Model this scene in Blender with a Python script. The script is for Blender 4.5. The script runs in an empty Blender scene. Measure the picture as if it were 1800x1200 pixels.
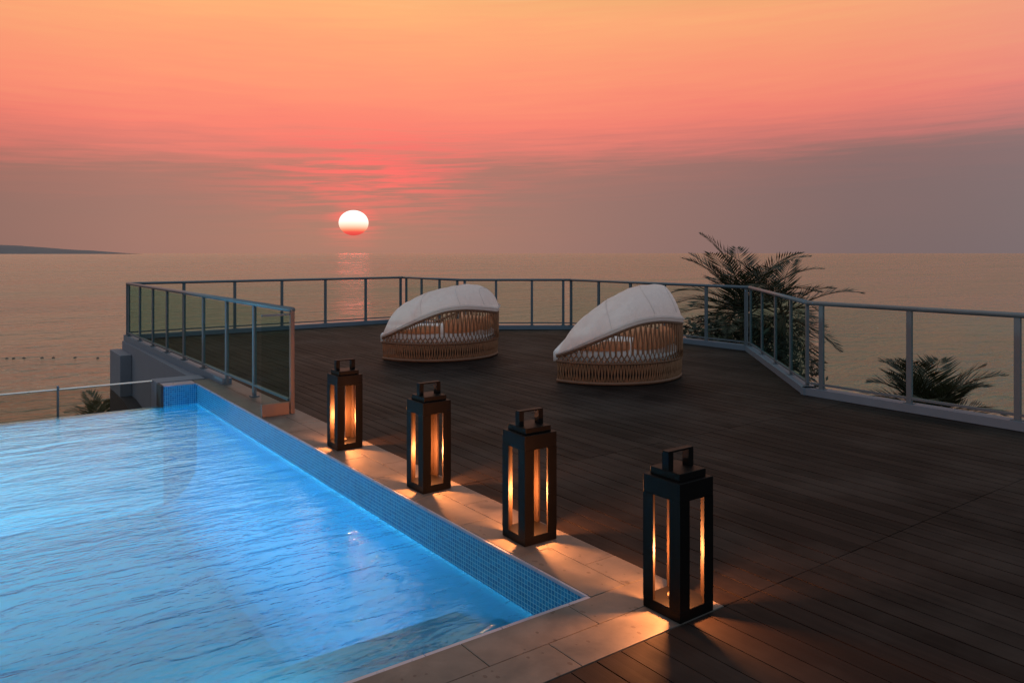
import bpy, bmesh, math, random
from mathutils import Vector, Matrix, noise
random.seed(7)
S = bpy.context.scene
C = S.collection
R = math.radians

# ------------------------------------------------------------------ helpers
def link(name, bm, m, parent=None, smooth=False):
    me = bpy.data.meshes.new(name)
    bm.normal_update()
    bm.to_mesh(me); bm.free()
    for x in (m if isinstance(m, (list, tuple)) else [m]): me.materials.append(x)
    if smooth:
        for p in me.polygons: p.use_smooth = True
    o = bpy.data.objects.new(name, me); C.objects.link(o)
    if parent: o.parent = parent
    return o
def tag(o, label=None, cat=None, group=None, kind=None):
    if label: o['label'] = label
    if cat: o['category'] = cat
    if group: o['group'] = group
    if kind: o['kind'] = kind
    return o
def empty(name, loc=(0, 0, 0), rz=0, label=None, cat=None, group=None):
    o = bpy.data.objects.new(name, None); C.objects.link(o)
    o.location = loc; o.rotation_euler = (0, 0, rz); o.empty_display_size = .1
    return tag(o, label, cat, group)
def add_box(bm, x0, x1, y0, y1, z0, z1, mi=0, bevel=0):
    vs = [bm.verts.new((x, y, z)) for z in (z0, z1) for y in (y0, y1) for x in (x0, x1)]
    fs = []
    for q in ((0, 2, 3, 1), (4, 5, 7, 6), (0, 1, 5, 4), (2, 6, 7, 3), (0, 4, 6, 2), (1, 3, 7, 5)):
        f = bm.faces.new([vs[i] for i in q]); f.material_index = mi; fs.append(f)
    if bevel:
        es = list({e for f in fs for e in f.edges})
        bmesh.ops.bevel(bm, geom=es, offset=bevel, segments=2, affect='EDGES', profile=.6)
def box(name, m, parent, x0, x1, y0, y1, z0, z1, bevel=0):
    bm = bmesh.new(); add_box(bm, x0, x1, y0, y1, z0, z1, 0, bevel)
    return link(name, bm, m, parent)
def add_bar(bm, a, b, w, z0, z1, ext=0):
    """upright slab of thickness w along the ground segment a-b"""
    a = Vector(a[:2]); b = Vector(b[:2]); d = (b - a).normalized(); n = Vector((-d.y, d.x)) * w / 2
    a = a - d * ext; b = b + d * ext
    c = [a - n, b - n, b + n, a + n]
    lo = [bm.verts.new((p.x, p.y, z0)) for p in c]; hi = [bm.verts.new((p.x, p.y, z1)) for p in c]
    bm.faces.new(lo[::-1]); bm.faces.new(hi)
    for i in range(4): bm.faces.new([lo[i], lo[(i + 1) % 4], hi[(i + 1) % 4], hi[i]])
def add_tube(bm, pts, rad, n=6, closed=False, flat=1.0, cap=True):
    pts = [Vector(p) for p in pts]; N = len(pts); rings = []
    for i, p in enumerate(pts):
        if closed: t = (pts[(i + 1) % N] - pts[i - 1])
        else: t = pts[min(i + 1, N - 1)] - pts[max(i - 1, 0)]
        t.normalize()
        up = Vector((0, 0, 1)) if abs(t.z) < .95 else Vector((1, 0, 0))
        s = t.cross(up).normalized(); u = s.cross(t)
        r = rad(i / (N - 1)) if callable(rad) else rad
        rings.append([bm.verts.new(p + s * math.cos(2 * math.pi * k / n) * r + u * math.sin(2 * math.pi * k / n) * r * flat) for k in range(n)])
    for i in range(N if closed else N - 1):
        a, b = rings[i], rings[(i + 1) % N]
        for k in range(n): bm.faces.new([a[k], a[(k + 1) % n], b[(k + 1) % n], b[k]])
    if cap and not closed:
        bm.faces.new(rings[0][::-1]); bm.faces.new(rings[-1])
def interp(tbl, x):
    """smooth (Hermite) interpolation of a table"""
    n = len(tbl)
    if x <= tbl[0][0]: return tbl[0][1]
    if x >= tbl[-1][0]: return tbl[-1][1]
    for i in range(n - 1):
        if x <= tbl[i + 1][0]: break
    def slope(k):
        a, b = tbl[max(k - 1, 0)], tbl[min(k + 1, n - 1)]
        return (b[1] - a[1]) / (b[0] - a[0])
    (x0, y0), (x1, y1) = tbl[i], tbl[i + 1]; h = x1 - x0; t = (x - x0) / h
    return (2*t**3 - 3*t*t + 1) * y0 + (t**3 - 2*t*t + t) * h * slope(i) + (3*t*t - 2*t**3) * y1 + (t**3 - t*t) * h * slope(i + 1)

# ------------------------------------------------------------------ materials
class NT:
    def __init__(s, nt): s.nt = nt
    def n(s, typ, **kw):
        x = s.nt.nodes.new(typ)
        for k, v in kw.items():
            if k.startswith('in_'):
                x.inputs[k[3:].replace('_', ' ')].default_value = v
            else: setattr(x, k, v)
        return x
    def l(s, a, b): s.nt.links.new(a, b)
    def math(s, op, a, b=None, c=None, clamp=False):
        x = s.nt.nodes.new('ShaderNodeMath'); x.operation = op; x.use_clamp = clamp
        for i, v in enumerate((a, b, c)):
            if v is None: continue
            if isinstance(v, (int, float)): x.inputs[i].default_value = v
            else: s.l(v, x.inputs[i])
        return x.outputs[0]
    def mix(s, f, a, b, blend='MIX'):
        x = s.nt.nodes.new('ShaderNodeMix'); x.data_type = 'RGBA'; x.blend_type = blend
        for k, v in ((0, f), (6, a), (7, b)):
            if isinstance(v, (int, float)): x.inputs[k].default_value = v
            elif isinstance(v, (tuple, list)): x.inputs[k].default_value = (*v, 1)[:4]
            else: s.l(v, x.inputs[k])
        return x.outputs[2]
    def ramp(s, f, pts, interp='LINEAR'):
        x = s.nt.nodes.new('ShaderNodeValToRGB'); r = x.color_ramp; r.interpolation = interp
        while len(r.elements) < len(pts): r.elements.new(.5)
        for e, (p, c) in zip(r.elements, pts):
            e.position = p; e.color = (*c, 1) if isinstance(c, (tuple, list)) else (c, c, c, 1)
        s.l(f, x.inputs[0]); return x.outputs[0]
    def noise(s, vec, scale, detail=4, rough=.55, dist=0):
        x = s.nt.nodes.new('ShaderNodeTexNoise')
        x.inputs['Scale'].default_value = scale; x.inputs['Detail'].default_value = detail
        x.inputs['Roughness'].default_value = rough; x.inputs['Distortion'].default_value = dist
        if vec is not None: s.l(vec, x.inputs['Vector'])
        return x.outputs['Fac']
    def mapping(s, vec, scale=(1, 1, 1), rot=(0, 0, 0), loc=(0, 0, 0)):
        x = s.nt.nodes.new('ShaderNodeMapping')
        x.inputs['Scale'].default_value = scale; x.inputs['Rotation'].default_value = rot; x.inputs['Location'].default_value = loc
        s.l(vec, x.inputs['Vector']); return x.outputs[0]
def mat(name):
    m = bpy.data.materials.new(name); m.use_nodes = True
    nt = m.node_tree; nt.nodes.clear(); t = NT(nt)
    out = t.n('ShaderNodeOutputMaterial'); return m, t, out
def pbsdf(t, out, color, rough=.5, metal=0, spec=.5, bump=None, bstr=.3, bdist=.01):
    p = t.n('ShaderNodeBsdfPrincipled')
    for k, v in (('Base Color', color), ('Roughness', rough), ('Metallic', metal), ('Specular IOR Level', spec)):
        if isinstance(v, (int, float)): p.inputs[k].default_value = v
        elif isinstance(v, (tuple, list)): p.inputs[k].default_value = (*v, 1)
        else: t.l(v, p.inputs[k])
    if bump is not None:
        b = t.n('ShaderNodeBump'); b.inputs['Strength'].default_value = bstr; b.inputs['Distance'].default_value = bdist
        t.l(bump, b.inputs['Height']); t.l(b.outputs[0], p.inputs['Normal'])
    t.l(p.outputs[0], out.inputs[0]); return p
def simple(name, color, rough=.5, metal=0, spec=.5, var=.25, scale=8, bstr=.1):
    m, t, out = mat(name)
    pos = t.n('ShaderNodeTexCoord').outputs['Object']
    n = t.noise(pos, scale, 5)
    c = t.mix(n, tuple(x * (1 - var) for x in color), tuple(x * (1 + var) for x in color))
    r = t.math('ADD', t.math('MULTIPLY', n, .2), rough - .1)
    pbsdf(t, out, c, r, metal, spec, t.noise(pos, scale * 12, 3), bstr, .002)
    return m
M = {}
M['metal'] = simple('grey_painted_metal', (.062, .098, .124), .5, .05, .5, .12, 6)
M['end_lit'] = simple('lantern_lit_end_metal', (.115, .075, .06), .5, .0, .4, .12, 6)  # rail end metal with the lantern's warm light put into its colour
M['kerb'] = simple('grey_kerb_metal', (.085, .135, .185), .55, .05, .5, .15, 5)
M['black'] = simple('black_lantern_metal', (.0018, .0016, .0016), .5, .0, .10, .3, 9)
M['lamplit_inner'] = simple('lamplit_inner_metal', (.013, .008, .005), .6, .0, .2, .05, 9, 0)  # lantern metal, lighter and warmer: lamp glow put into the inner faces' colour
M['wallgrey'] = simple('grey_render', (.135, .155, .19), .8, 0, .3, .15, 2.5)
M['darkwall'] = simple('dark_grey_render', (.028, .03, .032), .8, 0, .3, .2, 3)
M['rattan'] = simple('woven_rattan', (.215, .108, .056), .5, 0, .4, .45, 14)
M['rattan_dark'] = simple('rattan_rim', (.13, .064, .036), .5, 0, .4, .35, 14)
M['candle'] = simple('lamp_puck', (.05, .035, .022), .5)
M['trunk'] = simple('palm_trunk', (.11, .085, .06), .85, 0, .3, .4, 3, .5)
M['buoy'] = simple('dark_buoy', (.05, .03, .025), .5)
M['earth'] = simple('garden_earth', (.035, .04, .022), .9, 0, .2, .5, .8, .3)

def fabric(name, col, trans):
    m, t, out = mat(name)
    pos = t.n('ShaderNodeTexCoord').outputs['Object']
    folds = t.noise(t.mapping(pos, (3, 3, 1.2)), 2.2, 5, .6, .6)
    weave = t.noise(pos, 120, 2)
    c = t.mix(t.noise(pos, 3, 4), tuple(x * .9 for x in col), col)
    b = t.n('ShaderNodeBump'); b.inputs['Strength'].default_value = .6; b.inputs['Distance'].default_value = .07
    t.l(t.math('ADD', folds, t.math('MULTIPLY', weave, .03)), b.inputs['Height'])
    d = t.n('ShaderNodeBsdfDiffuse'); t.l(c, d.inputs[0]); t.l(b.outputs[0], d.inputs['Normal'])
    tr = t.n('ShaderNodeBsdfTranslucent'); t.l(c, tr.inputs[0]); t.l(b.outputs[0], tr.inputs['Normal'])
    mx = t.n('ShaderNodeMixShader'); mx.inputs[0].default_value = trans
    t.l(d.outputs[0], mx.inputs[1]); t.l(tr.outputs[0], mx.inputs[2]); t.l(mx.outputs[0], out.inputs[0])
    return m
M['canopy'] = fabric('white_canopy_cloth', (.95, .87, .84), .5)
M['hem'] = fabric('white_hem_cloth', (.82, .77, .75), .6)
M['cushion'] = fabric('glow_tinted_cushion_cloth', (.88, .56, .36), .55)  # peach tint carries the sunset glow in the cloth colour
M['mattress'] = fabric('white_mattress_cloth', (.78, .77, .77), .15)

# glass with a green tint that deepens where one looks through it at a slant
def glass(name, tint):
    m, t, out = mat(name)
    lw = t.n('ShaderNodeLayerWeight'); lw.inputs[0].default_value = .5
    g = t.n('ShaderNodeNewGeometry')
    cosv = t.math('SUBTRACT', 1, lw.outputs['Facing'])
    p = t.math('DIVIDE', .45, t.math('MAXIMUM', t.math('POWER', cosv, .8), .12))
    sep = t.n('ShaderNodeSeparateColor'); sep.inputs[0].default_value = (*tint, 1)
    cmb = t.n('ShaderNodeCombineColor')
    for i in range(3): t.l(t.math('POWER', sep.outputs[i], p), cmb.inputs[i])
    tr = t.n('ShaderNodeBsdfTransparent'); t.l(cmb.outputs[0], tr.inputs[0])
    gl = t.n('ShaderNodeBsdfGlossy'); gl.inputs['Roughness'].default_value = .18
    fr = t.n('ShaderNodeFresnel'); fr.inputs[0].default_value = 1.45
    mx = t.n('ShaderNodeMixShader')
    # reflect at the outward faces only
    t.l(t.math('MULTIPLY', t.math('MULTIPLY', fr.outputs[0], .12), t.math('SUBTRACT', 1, g.outputs['Backfacing'])), mx.inputs[0])
    t.l(tr.outputs[0], mx.inputs[1]); t.l(gl.outputs[0], mx.inputs[2]); t.l(mx.outputs[0], out.inputs[0])
    return m
M['glass'] = glass('green_tinted_glass', (.75, .86, .84))
M['clear'] = glass('clear_glass', (.74, .72, .67))

# deck boards : per-board tone + long grain
m, t, out = mat('dark_deck_boards'); M['deck'] = m
pos = t.n('ShaderNodeTexCoord').outputs['Object']
at = t.n('ShaderNodeAttribute'); at.attribute_name = 'tone'
tone = at.outputs['Fac']
cx = t.n('ShaderNodeCombineXYZ'); t.l(t.math('MULTIPLY', tone, 37), cx.inputs[2])
va = t.n('ShaderNodeVectorMath'); va.operation = 'ADD'; t.l(t.mapping(pos, (26, .9, 1)), va.inputs[0]); t.l(cx.outputs[0], va.inputs[1])
grain = t.noise(va.outputs[0], 1.6, 6, .65, .5)
blotch = t.noise(pos, .9, 5, .6)
base = t.mix(tone, (.0036, .0026, .0024), (.020, .0145, .013))
base = t.mix(t.math('MULTIPLY', grain, .8), base, (.007, .005, .0043))
base = t.mix(t.ramp(blotch, [(.45, 0.), (.68, .75)]), base, (.034, .028, .025))
rough = t.math('ADD', .48, t.math('MULTIPLY', t.noise(va.outputs[0], .8, 4), .35))
pbsdf(t, out, base, rough, 0, .07, grain, .35, .004)

# travertine coping
m, t, out = mat('travertine_coping'); M['stone'] = m
pos = t.n('ShaderNodeTexCoord').outputs['Object']
at = t.n('ShaderNodeAttribute'); at.attribute_name = 'tone'
n1 = t.noise(pos, 3.5, 6, .6, .4); n2 = t.noise(pos, 38, 4)
c = t.mix(t.ramp(n1, [(.34, 0.), (.66, 1.)]), (.034, .030, .028), (.135, .12, .106))
c = t.mix(t.math('MULTIPLY', at.outputs['Fac'], .55), c, (.075, .078, .07))
c = t.mix(t.math('MULTIPLY', n2, .3), c, (.075, .066, .058))
vo = t.n('ShaderNodeTexVoronoi'); vo.inputs['Scale'].default_value = 24
t.l(t.mapping(pos, (1, .7, 1)), vo.inputs['Vector'])
sz = t.ramp(t.noise(pos, 9, 3), [(.44, 0.), (.66, .30)])
pit = t.math('LESS_THAN', vo.outputs['Distance'], sz)
c = t.mix(t.math('MULTIPLY', pit, .75), c, (.035, .028, .022))
pbsdf(t, out, c, t.math('ADD', .42, t.math('MULTIPLY', n1, .3)), 0, .4, t.math('SUBTRACT', t.math('MULTIPLY', n2, .4), pit), .4, .004)

# blue mosaic : 25 mm tiles with pale grout, tone per tile
def mosaic(name, c0, c1, grout, size=.036, gw=.10, axes='XYZ'):
    m, t, out = mat(name)
    pos = t.n('ShaderNodeTexCoord').outputs['Object']
    sp = t.n('ShaderNodeSeparateXYZ'); t.l(pos, sp.inputs[0])
    nrm = t.n('ShaderNodeSeparateXYZ'); t.l(t.n('ShaderNodeNewGeometry').outputs['True Normal'], nrm.inputs[0])
    line = None; cells = []
    for i in range(3):
        s = t.math('DIVIDE', t.math('ADD', sp.outputs[i], 50.0113), size)
        fr = t.math('FRACT', s); cells.append(t.math('FLOOR', s))
        d = t.math('ABSOLUTE', t.math('SUBTRACT', fr, .5))
        on = t.math('GREATER_THAN', d, .5 - gw / 2)
        on = t.math('MULTIPLY', on, t.math('LESS_THAN', t.math('ABSOLUTE', nrm.outputs[i]), .7))
        line = on if line is None else t.math('MAXIMUM', line, on)
    cb = t.n('ShaderNodeCombineXYZ')
    for i in range(3): t.l(cells[i], cb.inputs[i])
    wn = t.n('ShaderNodeTexWhiteNoise'); t.l(cb.outputs[0], wn.inputs['Vector'])
    c = t.mix(wn.outputs['Value'], c0, c1)
    c = t.mix(line, c, grout)
    pbsdf(t, out, c, t.math('ADD', .12, t.math('MULTIPLY', line, .5)), 0, .5, t.math('SUBTRACT', 1, line), .3, .002)
    return m
M['mosaic'] = mosaic('blue_glass_mosaic', (.004, .125, .30), (.010, .21, .44), (.12, .40, .54), .0262, .12)
M['floor_tile'] = mosaic('pool_floor_mosaic', (.018, .19, .42), (.035, .26, .50), (.07, .33, .55), .036, .08)
M['plaster'] = simple('blue_pool_plaster', (.018, .29, .49), .6, 0, .2, .12, 1.5)
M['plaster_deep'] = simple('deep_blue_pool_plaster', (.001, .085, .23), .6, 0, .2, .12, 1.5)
M['nosing'] = mosaic('dark_blue_nosing', (.006, .03, .11), (.012, .05, .15), (.05, .09, .18), .036, .08)
M['trim'] = simple('pale_tile_trim', (.24, .25, .32), .3, 0, .5, .15, 12)

# pool water : clear film, Fresnel reflection on long soft ripples
def ripples(t, pos, spec):
    h = None
    for (sx, sy, sc, det, amp, rot, dist) in spec:
        x = t.math('MULTIPLY', t.noise(t.mapping(pos, (sx, sy, 1), (0, 0, rot)), sc, det, .5, dist), amp)
        h = x if h is None else t.math('ADD', h, x)
    return h
m, t, out = mat('pool_water'); M['water'] = m
pos = t.n('ShaderNodeTexCoord').outputs['Object']
h = ripples(t, pos, [(.6, 1.6, 1.5, 2, .75, .10, .5), (.75, 1.9, 4.6, 3, .36, -.12, .9), (.85, 1.8, 13, 2, .11, .25, .7)])
b = t.n('ShaderNodeBump'); b.inputs['Strength'].default_value = 1; b.inputs['Distance'].default_value = .05
t.l(h, b.inputs['Height'])
fr = t.n('ShaderNodeFresnel'); fr.inputs[0].default_value = 1.33; t.l(b.outputs[0], fr.inputs['Normal'])
gl = t.n('ShaderNodeBsdfGlossy'); gl.inputs['Roughness'].default_value = .19; gl.inputs[0].default_value = (.60, .93, 1, 1); t.l(b.outputs[0], gl.inputs['Normal'])
tr = t.n('ShaderNodeBsdfTransparent'); tr.inputs[0].default_value = (.58, .94, 1, 1)
tl = t.n('ShaderNodeBsdfTranslucent'); tl.inputs[0].default_value = (.03, .54, .80, 1)
body = t.n('ShaderNodeMixShader'); body.inputs[0].default_value = .55; t.l(tr.outputs[0], body.inputs[1]); t.l(tl.outputs[0], body.inputs[2]); tr = body
mx = t.n('ShaderNodeMixShader')
fr0 = t.n('ShaderNodeFresnel'); fr0.inputs[0].default_value = 1.33
fmix = t.math('ADD', t.math('MULTIPLY', fr.outputs[0], .32), t.math('MULTIPLY', fr0.outputs[0], .68))
t.l(t.math('MINIMUM', t.math('MULTIPLY', fmix, 2.1), .85), mx.inputs[0]); t.l(tr.outputs[0], mx.inputs[1]); t.l(gl.outputs[0], mx.inputs[2]); t.l(mx.outputs[0], out.inputs[0])

# sea
m, t, out = mat('sea_water'); M['sea'] = m
pos = t.n('ShaderNodeTexCoord').outputs['Object']
h = ripples(t, pos, [(1, 1.6, .12, 3, 3.0, -.5, .3), (1, 1.9, .5, 4, 1.0, -.6, .5), (1, 1.5, .02, 3, 5.0, -.4, 0)])
big = t.noise(t.mapping(pos, (1, 2.5, 1), (0, 0, -.6)), .006, 4, .6)
rgh = t.ramp(big, [(.35, .20), (.65, .36)])
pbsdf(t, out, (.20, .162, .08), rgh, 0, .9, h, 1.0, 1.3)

# leaves
def leaf(name, c0, c1):
    m, t, out = mat(name)
    pos = t.n('ShaderNodeTexCoord').outputs['Object']
    at = t.n('ShaderNodeAttribute'); at.attribute_name = 'tone'
    c = t.mix(at.outputs['Fac'], c0, c1)
    p = t.n('ShaderNodeBsdfPrincipled'); t.l(c, p.inputs['Base Color']); p.inputs['Roughness'].default_value = .45
    tr = t.n('ShaderNodeBsdfTranslucent'); t.l(c, tr.inputs[0])
    mx = t.n('ShaderNodeMixShader'); mx.inputs[0].default_value = .2
    t.l(p.outputs[0], mx.inputs[1]); t.l(tr.outputs[0], mx.inputs[2]); t.l(mx.outputs[0], out.inputs[0])
    return m
M['leaf'] = leaf('palm_leaf', (.009, .012, .005), (.045, .050, .02))
M['leaf_pale'] = leaf('pale_shrub_leaf', (.08, .085, .045), (.18, .17, .10))

def emis(name, col, s):
    m, t, out = mat(name); e = t.n('ShaderNodeEmission'); e.inputs[0].default_value = (*col, 1); e.inputs[1].default_value = s
    t.l(e.outputs[0], out.inputs[0]); return m
M['bulb'] = emis('lamp_glow', (1, .5, .13), 20)

def set_tone(me, vals):
    a = me.attributes.new('tone', 'FLOAT', 'FACE')
    a.data.foreach_set('value', vals)

# ------------------------------------------------------------------ terrace outline (metres; X along the pool's short side, Y along its long side)
PA, PB, PC, PD, PE, PF, PG = (2.715, 16.62), (8.9, 16.77), (9.09, 14.48), (11.12, 13.0), (11.2, 8.3), (8.3, 5.3), (8.25, -3.0)
PL = (2.865, 7.95)
POOL_X, NEAR_Y, FAR_Y, DECK_X, FRONT_Y = 2.535, 2.81, 10.5, 2.99, 2.36
WZ = -.27                                   # pool water level

# deck
def x_range(y):
    poly = [(-6.0, -3.0), (8.25, -3.0), PF, PE, PD, PC, PB, PA]
    return poly
def y_span(x):
    """deck Y range at X (board centre line)"""
    y0 = -3.0 if x <= 8.28 else None
    for a, b in ((PF, PE),):
        if a[0] < x <= b[0]:
            y0 = a[1] + (x - a[0]) / (b[0] - a[0]) * (b[1] - a[1])
    if x <= PB[0]: y1 = PA[1] + (x - PA[0]) / (PB[0] - PA[0]) * (PB[1] - PA[1])
    elif x <= PC[0]: y1 = PB[1] + (x - PB[0]) / (PC[0] - PB[0]) * (PC[1] - PB[1])
    else: y1 = PC[1] + (x - PC[0]) / (PD[0] - PC[0]) * (PD[1] - PC[1])
    return y0, y1
bm = bmesh.new(); tones = []
pitch = .14; x = DECK_X + .004
def board(bm, x0, x1, y0, y1):
    t = random.random(); n0 = len(bm.faces)
    z = random.uniform(-.0012, .0008)
    add_box(bm, x0, x1, y0, y1, -.045, z)
    tones.extend([t] * (len(bm.faces) - n0))
joints = [FRONT_Y + 2.37 * k for k in range(-3, 8)]
while x < 11.15:
    x0, x1 = x, x + pitch - .008
    lo, hi = y_span((x0 + x1) / 2)
    if lo is None: lo = 5.4
    cuts = [lo] + [j + random.choice((0, 0, 0)) for j in joints if lo < j < hi] + [hi]
    for a, b_ in zip(cuts, cuts[1:]):
        if b_ - a > .05: board(bm, x0, x1, a + .0025, b_ - .0025)
    x += pitch
x = DECK_X + .004 - pitch
while x > -6.0:                                # boards in front of the coping
    for a, b_ in ((-3.0, -.01), (-.01, FRONT_Y - .004)): board(bm, x, x + pitch - .006, a + .0025, b_ - .0025)
    x -= pitch
x0 = 2.80
bm.faces.ensure_lookup_table()
deck = link('deck', bm, M['deck']); set_tone(deck.data, tones); tag(deck, kind='structure')
# strip of boards left of the coping line beyond the pool (between the railing kerb and the boards)
bm = bmesh.new(); tones = []
for k in range(1):
    xx = DECK_X - pitch * (k + 1) + .004
    ys = [10.78, 11.84, 14.21, 16.6]
    for a, b_ in zip(ys, ys[1:]): board(bm, xx, xx + pitch - .006, a + .0025, b_ - .0025)
d2 = link('deck_side_boards', bm, M['deck']); set_tone(d2.data, tones); tag(d2, kind='structure')
bm = bmesh.new()
vs = [bm.verts.new((p[0], p[1], -.05)) for p in ((DECK_X - .3, -3.0), (8.25, -3.0), PF, PE, PD, PC, PB, PA, (2.72, 10.78), (DECK_X - .3, 10.78))]
bm.faces.new(vs)
vs = [bm.verts.new(p) for p in ((-6, -3, -.05), (DECK_X - .301, -3, -.05), (DECK_X - .301, FRONT_Y - .004, -.05), (-6, FRONT_Y - .004, -.05))]
bm.faces.new(vs)
tag(link('deck_underlay', bm, simple('dark_underlay', (.006, .005, .004), .95)), kind='structure')

# coping : two rows of travertine slabs along the pool's right side and across its near end
bm = bmesh.new(); tones = []
def slab(x0, x1, y0, y1):
    g = .0018; n0 = len(bm.faces)
    add_box(bm, x0 + g, x1 - g, y0 + g, y1 - g, -.05, random.uniform(-.0006, .0006), 0, .003)
    tones.extend([random.random()] * (len(bm.faces) - n0))
XM = 2.765
for row, (a, b_) in enumerate(((POOL_X, XM), (XM, DECK_X))):
    y = NEAR_Y - (.225 if row == 0 else .45) + (0 if row else .225)
    y = NEAR_Y if row == 0 else NEAR_Y - .0
    off = .31 if row else 0
    ys = [NEAR_Y] + [NEAR_Y + off + .61 * k for k in range(1 if not row else 0, 14) if NEAR_Y + off + .61 * k < 10.7 and NEAR_Y + off + .61 * k > NEAR_Y + .05] + [10.77]
    for p, q in zip(ys, ys[1:]): slab(a, b_, p, q)
YM = 2.585
for row, (a, b_) in enumerate(((YM, NEAR_Y), (FRONT_Y, YM))):
    off = .3 if row else 0
    xs = [DECK_X] + [DECK_X - off - .61 * k for k in range(0 if row else 1, 16)]
    xs = [v for i, v in enumerate(xs) if i == 0 or v < xs[0] - .05]
    for p, q in zip(xs[1:], xs): slab(p, q, a, b_)
cop = link('pool_coping', bm, M['stone']); set_tone(cop.data, tones); tag(cop, kind='structure')
box('coping_bed', simple('mortar', (.10, .09, .08), .9), None, POOL_X + .012, DECK_X - .012, NEAR_Y, 10.76, -.3, -.052)['kind'] = 'structure'
box('coping_bed', M['stone'], None, -6, DECK_X - .012, FRONT_Y + .01, NEAR_Y - .012, -.3, -.052)['kind'] = 'structure'

# pool shell
bm = bmesh.new()
XL = -6.0; ZF = -1.55
def quad(bm, pts, mi=0):
    f = bm.faces.new([bm.verts.new(p) for p in pts]); f.material_index = mi; return f
quad(bm, [(POOL_X, NEAR_Y, WZ - .04), (POOL_X, FAR_Y, WZ - .04), (POOL_X, FAR_Y, -.006), (POOL_X, NEAR_Y, -.006)][::-1], 0)
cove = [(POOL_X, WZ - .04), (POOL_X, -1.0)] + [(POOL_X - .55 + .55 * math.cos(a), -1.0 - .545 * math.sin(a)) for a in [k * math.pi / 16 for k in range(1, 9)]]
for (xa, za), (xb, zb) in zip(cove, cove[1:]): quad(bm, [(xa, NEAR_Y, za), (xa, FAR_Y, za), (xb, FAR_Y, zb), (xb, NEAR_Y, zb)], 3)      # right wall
quad(bm, [(XL, NEAR_Y, ZF), (POOL_X, NEAR_Y, ZF), (POOL_X, NEAR_Y, -.006), (XL, NEAR_Y, -.006)][::-1], 0)              # near wall
quad(bm, [(XL, NEAR_Y, ZF), (XL, FAR_Y + .15, ZF), (XL, FAR_Y + .15, -.006), (XL, NEAR_Y, -.006)], 0)              # left wall
quad(bm, [(XL, NEAR_Y, ZF), (POOL_X, NEAR_Y, ZF), (POOL_X, FAR_Y + .15, ZF), (XL, FAR_Y + .15, ZF)], 1)               # floor
add_box(bm, XL, 2.13, FAR_Y, FAR_Y + .16, -2.2, WZ - .012, 1)                                                          # weir wall
add_box(bm, 2.13, POOL_X + .002, FAR_Y, FAR_Y + .24, WZ - .05, -.012, 0)
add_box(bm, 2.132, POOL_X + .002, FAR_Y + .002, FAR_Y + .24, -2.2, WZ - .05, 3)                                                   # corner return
# entry steps
for k, (y1, z1) in enumerate(((NEAR_Y + .80, -.42), (NEAR_Y + 1.27, -.56), (NEAR_Y + 1.70, -.85))):
    add_box(bm, XL + .01, POOL_X - .003, NEAR_Y + .003, y1, ZF + .003, z1, 1)
    add_box(bm, XL + .012, POOL_X - .005, y1 - .09, y1 + .003, z1 - .03, z1 + .004, 2)
pool = link('pool', bm, [M['mosaic'], M['plaster'], M['nosing'], M['plaster_deep']]); tag(pool, kind='structure')
# pale edge tiles
bm = bmesh.new()
xx = XL
while xx < POOL_X - .02:
    add_box(bm, xx + .002, min(xx + .40, POOL_X) - .002, NEAR_Y - .002, NEAR_Y + .022, -.03, -.003); xx += .40
yy = NEAR_Y + .024
while yy < 10.5:
    add_box(bm, POOL_X - .012, POOL_X + .002, yy + .002, min(yy + .40, 10.5) - .002, -.02, -.003); yy += .40
add_box(bm, 2.13, POOL_X - .012, FAR_Y - .008, FAR_Y + .25, -.012, 0.0, 0)
tag(link('pool_edge_trim', bm, M['trim']), kind='structure')
box('return_cap', M['wallgrey'], None, 2.10, 2.70, FAR_Y + .25, FAR_Y + .62, -2.5, .012)['kind'] = 'structure'
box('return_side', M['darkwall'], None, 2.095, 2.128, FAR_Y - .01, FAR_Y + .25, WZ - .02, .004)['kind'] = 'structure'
# water sheet, turned down over the weir
bm = bmesh.new()
prof = [(NEAR_Y + .002, WZ), (FAR_Y - .05, WZ), (FAR_Y + .06, WZ - .002), (FAR_Y + .13, WZ - .008), (FAR_Y + .17, WZ - .03), (FAR_Y + .18, WZ - .10), (FAR_Y + .18, -2.0)]
ra = [bm.verts.new((XL + .002, y, z)) for y, z in prof]; rb = [bm.verts.new((2.125, y, z)) for y, z in prof]
for i in range(len(prof) - 1): bm.faces.new([ra[i], rb[i], rb[i + 1], ra[i + 1]])
rc = [bm.verts.new((POOL_X - .002, y, WZ)) for y in (NEAR_Y + .002, FAR_Y - .002)]
r2 = [bm.verts.new((2.125, y, WZ)) for y in (NEAR_Y + .002, FAR_Y - .002)]
bm.faces.new([r2[0], rc[0], rc[1], r2[1]])
wat = link('pool_water', bm, M['water'], smooth=False); tag(wat, kind='structure')

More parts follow.
